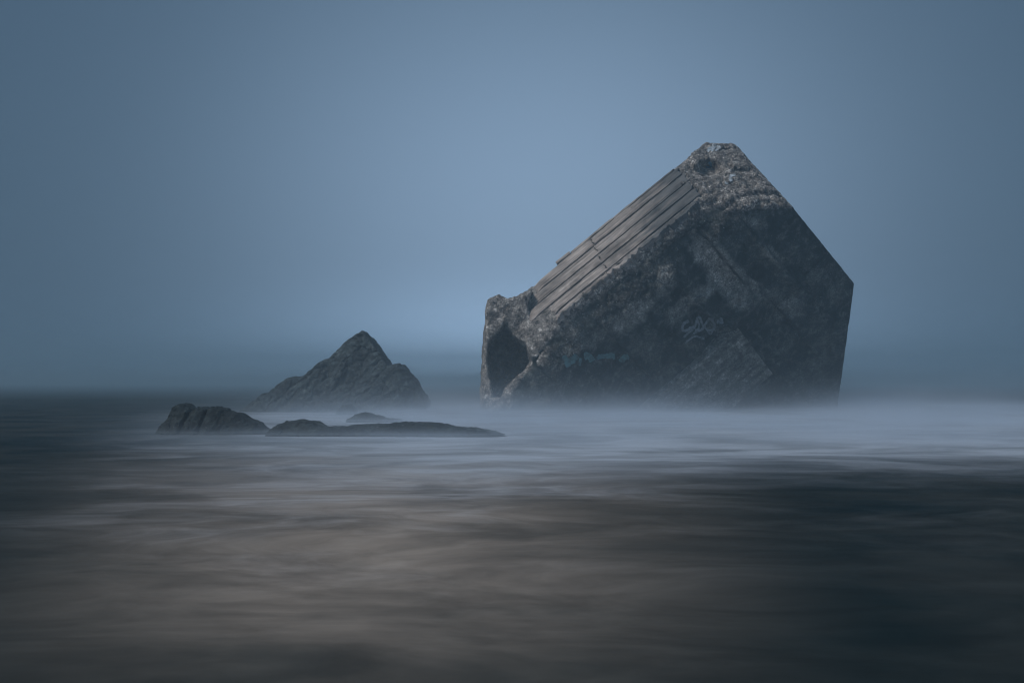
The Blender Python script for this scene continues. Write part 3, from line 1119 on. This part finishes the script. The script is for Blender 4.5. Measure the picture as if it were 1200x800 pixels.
# ---------------------------------------------------------------- water
def water_material():
    m, nt, N, L, b, o = new_mat('silky_sea_water')
    geo = mapping(N, L, N.new('ShaderNodeNewGeometry').outputs['Position'], (1.26, 1.26, 1.26))
    sep = N.new('ShaderNodeSeparateXYZ')
    L.new(geo, sep.inputs[0])
    X, Y = sep.outputs[0], sep.outputs[1]
    M = lambda op, a, b_=None, c=False: math_node(N, L, op, a, b_, c)
    # slow warp so that streaks wander
    wv = tex(N, L, 'ShaderNodeTexNoise', mapping(N, L, geo, (0.13, 0.13, 0.1)), Scale=1.0, Detail=4)
    warp = N.new('ShaderNodeVectorMath')
    warp.operation = 'MULTIPLY_ADD'
    L.new(wv.outputs['Color'], warp.inputs[0])
    warp.inputs[1].default_value = (9.0, 7.0, 0)
    L.new(geo, warp.inputs[2])
    wvec = warp.outputs[0]
    streak = tex(N, L, 'ShaderNodeTexNoise', mapping(N, L, wvec, (0.30, 0.34, 1)), Scale=1.0, Detail=7, Roughness=0.56).outputs[0]
    fine = tex(N, L, 'ShaderNodeTexNoise', mapping(N, L, wvec, (1.1, 1.3, 1)), Scale=1.0, Detail=6, Roughness=0.6).outputs[0]
    patch = tex(N, L, 'ShaderNodeTexNoise', mapping(N, L, geo, (0.33, 0.26, 1)), Scale=1.0, Detail=5, Roughness=0.55).outputs[0]
    far = tex(N, L, 'ShaderNodeTexNoise', mapping(N, L, geo, (0.035, 0.10, 1)), Scale=1.0, Detail=4).outputs[0]

    def rng(v, a, b_):
        r = N.new('ShaderNodeMapRange')
        r.interpolation_type = 'SMOOTHSTEP'
        L.new(v, r.inputs['Value'])
        r.inputs['From Min'].default_value = a
        r.inputs['From Max'].default_value = b_
        return r.outputs[0]
    inv = lambda v: M('SUBTRACT', 1.0, v)
    # foam washing round the block and rocks: between 22 and 60 m out, ending towards the left
    edge = M('MULTIPLY', M('SUBTRACT', streak, 0.5), 7.0)
    shore = M('ADD', 16.0, M('MULTIPLY', rng(X, -3.0, 6.0), 8.0))
    yw = M('SUBTRACT', M('ADD', Y, edge), shore)
    foam = M('MULTIPLY', rng(yw, -2.0, 14.0), inv(rng(Y, 62.0, 90.0)))
    xl = M('ADD', X, M('MULTIPLY', Y, 0.24))          # left limit follows a slanting line
    foam = M('MULTIPLY', foam, rng(M('ADD', xl, M('MULTIPLY', M('SUBTRACT', far, 0.5), 5.0)), -3.0, 8.0))
    foam = M('MULTIPLY', foam, M('ADD', 0.55, M('MULTIPLY', rng(streak, 0.30, 0.66), 0.45)))
    # thinner foam veils closer in
    veil = M('MULTIPLY', rng(M('ADD', M('MULTIPLY', streak, 0.7), M('MULTIPLY', fine, 0.3)), 0.46, 0.72), rng(Y, 9.0, 20.0))
    # sand-laden water in the shallows
    sand = rng(M('ADD', M('MULTIPLY', patch, 0.65), M('MULTIPLY', streak, 0.35)), 0.36, 0.62)
    sx = M('ABSOLUTE', M('ADD', M('DIVIDE', X, Y), 0.06))
    # plume of sandy water widening outwards; its dark sides are painted lens vignetting
    barx = M('ABSOLUTE', M('ADD', X, M('ADD', 0.45, M('MULTIPLY', Y, 0.065))))
    barx = M('DIVIDE', barx, M('ADD', 0.9, M('MULTIPLY', Y, 0.16)))
    barx = M('ADD', barx, M('MULTIPLY', M('SUBTRACT', patch, 0.5), 1.2))
    plume_falloff = inv(rng(barx, -0.1, 1.5))
    sand = M('MULTIPLY', M('ADD', 0.35, M('MULTIPLY', sand, 0.65)), plume_falloff)
    sand = M('MULTIPLY', sand, M('MULTIPLY', inv(rng(Y, 22.0, 42.0)), M('ADD', 0.3, M('MULTIPLY', rng(Y, 7.0, 12.5), 0.7))))
    c = mix(N, L, rng(patch, 0.35, 0.65), (0.006, 0.015, 0.017), (0.032, 0.036, 0.034))
    c = mix(N, L, sand, c, (0.375, 0.30, 0.242))
    c = mix(N, L, M('MULTIPLY', M('MULTIPLY', veil, 0.45), M('ADD', 0.15, plume_falloff)), c, (0.40, 0.40, 0.42))
    c = mix(N, L, foam, c, (0.46, 0.49, 0.54))
    c = mix(N, L, M('SUBTRACT', 0.5, M('MULTIPLY', rng(Y, 16.0, 34.0), 0.33)), c, ramp(N, L, fine, [(0.3, 0.55), (0.7, 1.5)]), 'MULTIPLY')
    L.new(c, b.inputs['Base Color'])
    b.inputs['Roughness'].default_value = 0.6
    b.inputs['IOR'].default_value = 1.2
    b.inputs['Specular IOR Level'].default_value = 0.1
    bump = N.new('ShaderNodeBump')
    bump.inputs['Strength'].default_value = 0.08
    bump.inputs['Distance'].default_value = 0.12
    L.new(M('ADD', streak, M('MULTIPLY', fine, 0.35)), bump.inputs['Height'])
    L.new(bump.outputs[0], b.inputs['Normal'])
    return m


S_ = 700.0
gx = sorted(set([-S_, -400, -250, -120] + [x * 1.0 for x in range(-60, 61)] + [120, 250, 400, S_]))
gy = sorted(set([-S_, -300, -60, -10] + [y * 0.5 for y in range(0, 200)] + [120, 160, 250, 400, S_]))
GX, GY = np.meshgrid(np.array(gx, np.float32), np.array(gy, np.float32), indexing='ij')
PW = np.stack([GX.ravel(), GY.ravel(), np.zeros(GX.size, np.float32)], 1)
amp_w = (1 - sstep(80, 110, np.abs(PW[:, 1]))) * (1 - sstep(55, 90, np.abs(PW[:, 0])))
PW[:, 2] = 0.03 * fbm(PW * np.array([0.10, 0.28, 1], np.float32), 3, seed=4) * amp_w
ny_ = len(gy)
fw = []
for i in range(len(gx) - 1):
    for j in range(ny_ - 1):
        a = i * ny_ + j
        fw.append((a, a + ny_, a + ny_ + 1, a + 1))
water = make_mesh('water', PW, np.array(fw), water_material())
tag(water, 'smooth grey sea blurred to silk with pale foam and brown shallows', 'sea', kind='structure')


# ---------------------------------------------------------------- haze and low sea mist
def volume_box(name, lo_, hi_, mat):
    x0, y0, z0 = lo_
    x1, y1, z1 = hi_
    V = [(x0, y0, z0), (x1, y0, z0), (x1, y1, z0), (x0, y1, z0), (x0, y0, z1), (x1, y0, z1), (x1, y1, z1), (x0, y1, z1)]
    Fb = [(0, 3, 2, 1), (4, 5, 6, 7), (0, 1, 5, 4), (1, 2, 6, 5), (2, 3, 7, 6), (3, 0, 4, 7)]
    return make_mesh(name, np.array(V), Fb, mat, smooth=False)


def vol_mat(name, col, dens, g_an):
    m = bpy.data.materials.new(name)
    m.use_nodes = True
    nt = m.node_tree
    for n in list(nt.nodes):
        nt.nodes.remove(n)
    o = nt.nodes.new('ShaderNodeOutputMaterial')
    p = nt.nodes.new('ShaderNodeVolumePrincipled')
    p.inputs['Color'].default_value = (*col, 1)
    p.inputs['Density'].default_value = dens
    p.inputs['Anisotropy'].default_value = g_an
    nt.links.new(p.outputs[0], o.inputs['Volume'])
    return m, nt, p


hm, _, _ = vol_mat('sea_haze', (0.80, 0.95, 1.0), 0.0035, 0.68)
haze = volume_box('haze', (-705, -705, -1.0), (705, 705, 13.2), hm)
tag(haze, 'thin blue sea haze over the whole bay', 'haze', kind='stuff')

mm, mt, mp = vol_mat('low_sea_mist', (0.86, 0.92, 1.0), 0.0, 0.2)
N, L = mt.nodes, mt.links
M = lambda op, a, b_=None, c=False: math_node(N, L, op, a, b_, c)
geo = N.new('ShaderNodeNewGeometry').outputs['Position']
sp = N.new('ShaderNodeSeparateXYZ')
L.new(geo, sp.inputs[0])
zf = M('EXPONENT', M('MULTIPLY', sp.outputs[2], -1.0 / 0.40))
top = M('SUBTRACT', 1.0, M('MULTIPLY', sp.outputs[2], 1 / 9.5), True)


def rngv(v, a, b_):
    r = N.new('ShaderNodeMapRange')
    r.interpolation_type = 'SMOOTHSTEP'
    L.new(v, r.inputs['Value'])
    r.inputs['From Min'].default_value = a
    r.inputs['From Max'].default_value = b_
    return r.outputs[0]


xa = M('MULTIPLY', rngv(sp.outputs[0], -13.0, -3.5), M('SUBTRACT', 1.0, rngv(sp.outputs[0], 17.0, 32.0)))
ya = M('MULTIPLY', rngv(sp.outputs[1], 26.0, 47.0), M('SUBTRACT', 1.0, rngv(sp.outputs[1], 68.0, 84.0)))
nn = tex(N, L, 'ShaderNodeTexNoise', mapping(N, L, geo, (0.17, 0.11, 0.6)), Scale=1.0, Detail=4)
na_ = ramp(N, L, nn.outputs[0], [(0.38, 0.12), (0.60, 1.0)])
zf = M('ADD', zf, M('MULTIPLY', M('EXPONENT', M('MULTIPLY', sp.outputs[2], -1.0 / 3.2)), 0.03))
dens = M('MULTIPLY', M('MULTIPLY', zf, top), M('MULTIPLY', xa, ya))
low = M('MULTIPLY', M('EXPONENT', M('MULTIPLY', sp.outputs[2], -1.0 / 0.075)), 6.0)
low = M('MULTIPLY', low, M('MULTIPLY', rngv(sp.outputs[0], -10.5, -3.0), M('SUBTRACT', 1.0, rngv(sp.outputs[0], 17.0, 32.0))))
low = M('MULTIPLY', low, M('MULTIPLY', rngv(sp.outputs[1], 24.0, 32.5), M('SUBTRACT', 1.0, rngv(sp.outputs[1], 68.0, 84.0))))
dens = M('MULTIPLY', M('MULTIPLY', M('ADD', dens, low), na_), 0.19)
L.new(dens, mp.inputs['Density'])
mist = volume_box('mist', (-20, 22.5, 0.06), (33, 85, 9.5), mm)
tag(mist, 'low white sea mist drifting round the foot of the concrete block', 'mist', kind='stuff')

fm_, _, _ = vol_mat('far_fog', (0.84, 0.96, 1.0), 0.0058, 0.68)
fog = volume_box('fog_bank', (-600, 95, 0.08), (600, 690, 2.6), fm_)
tag(fog, 'far fog bank lying on the sea and hiding the horizon', 'fog', kind='stuff')
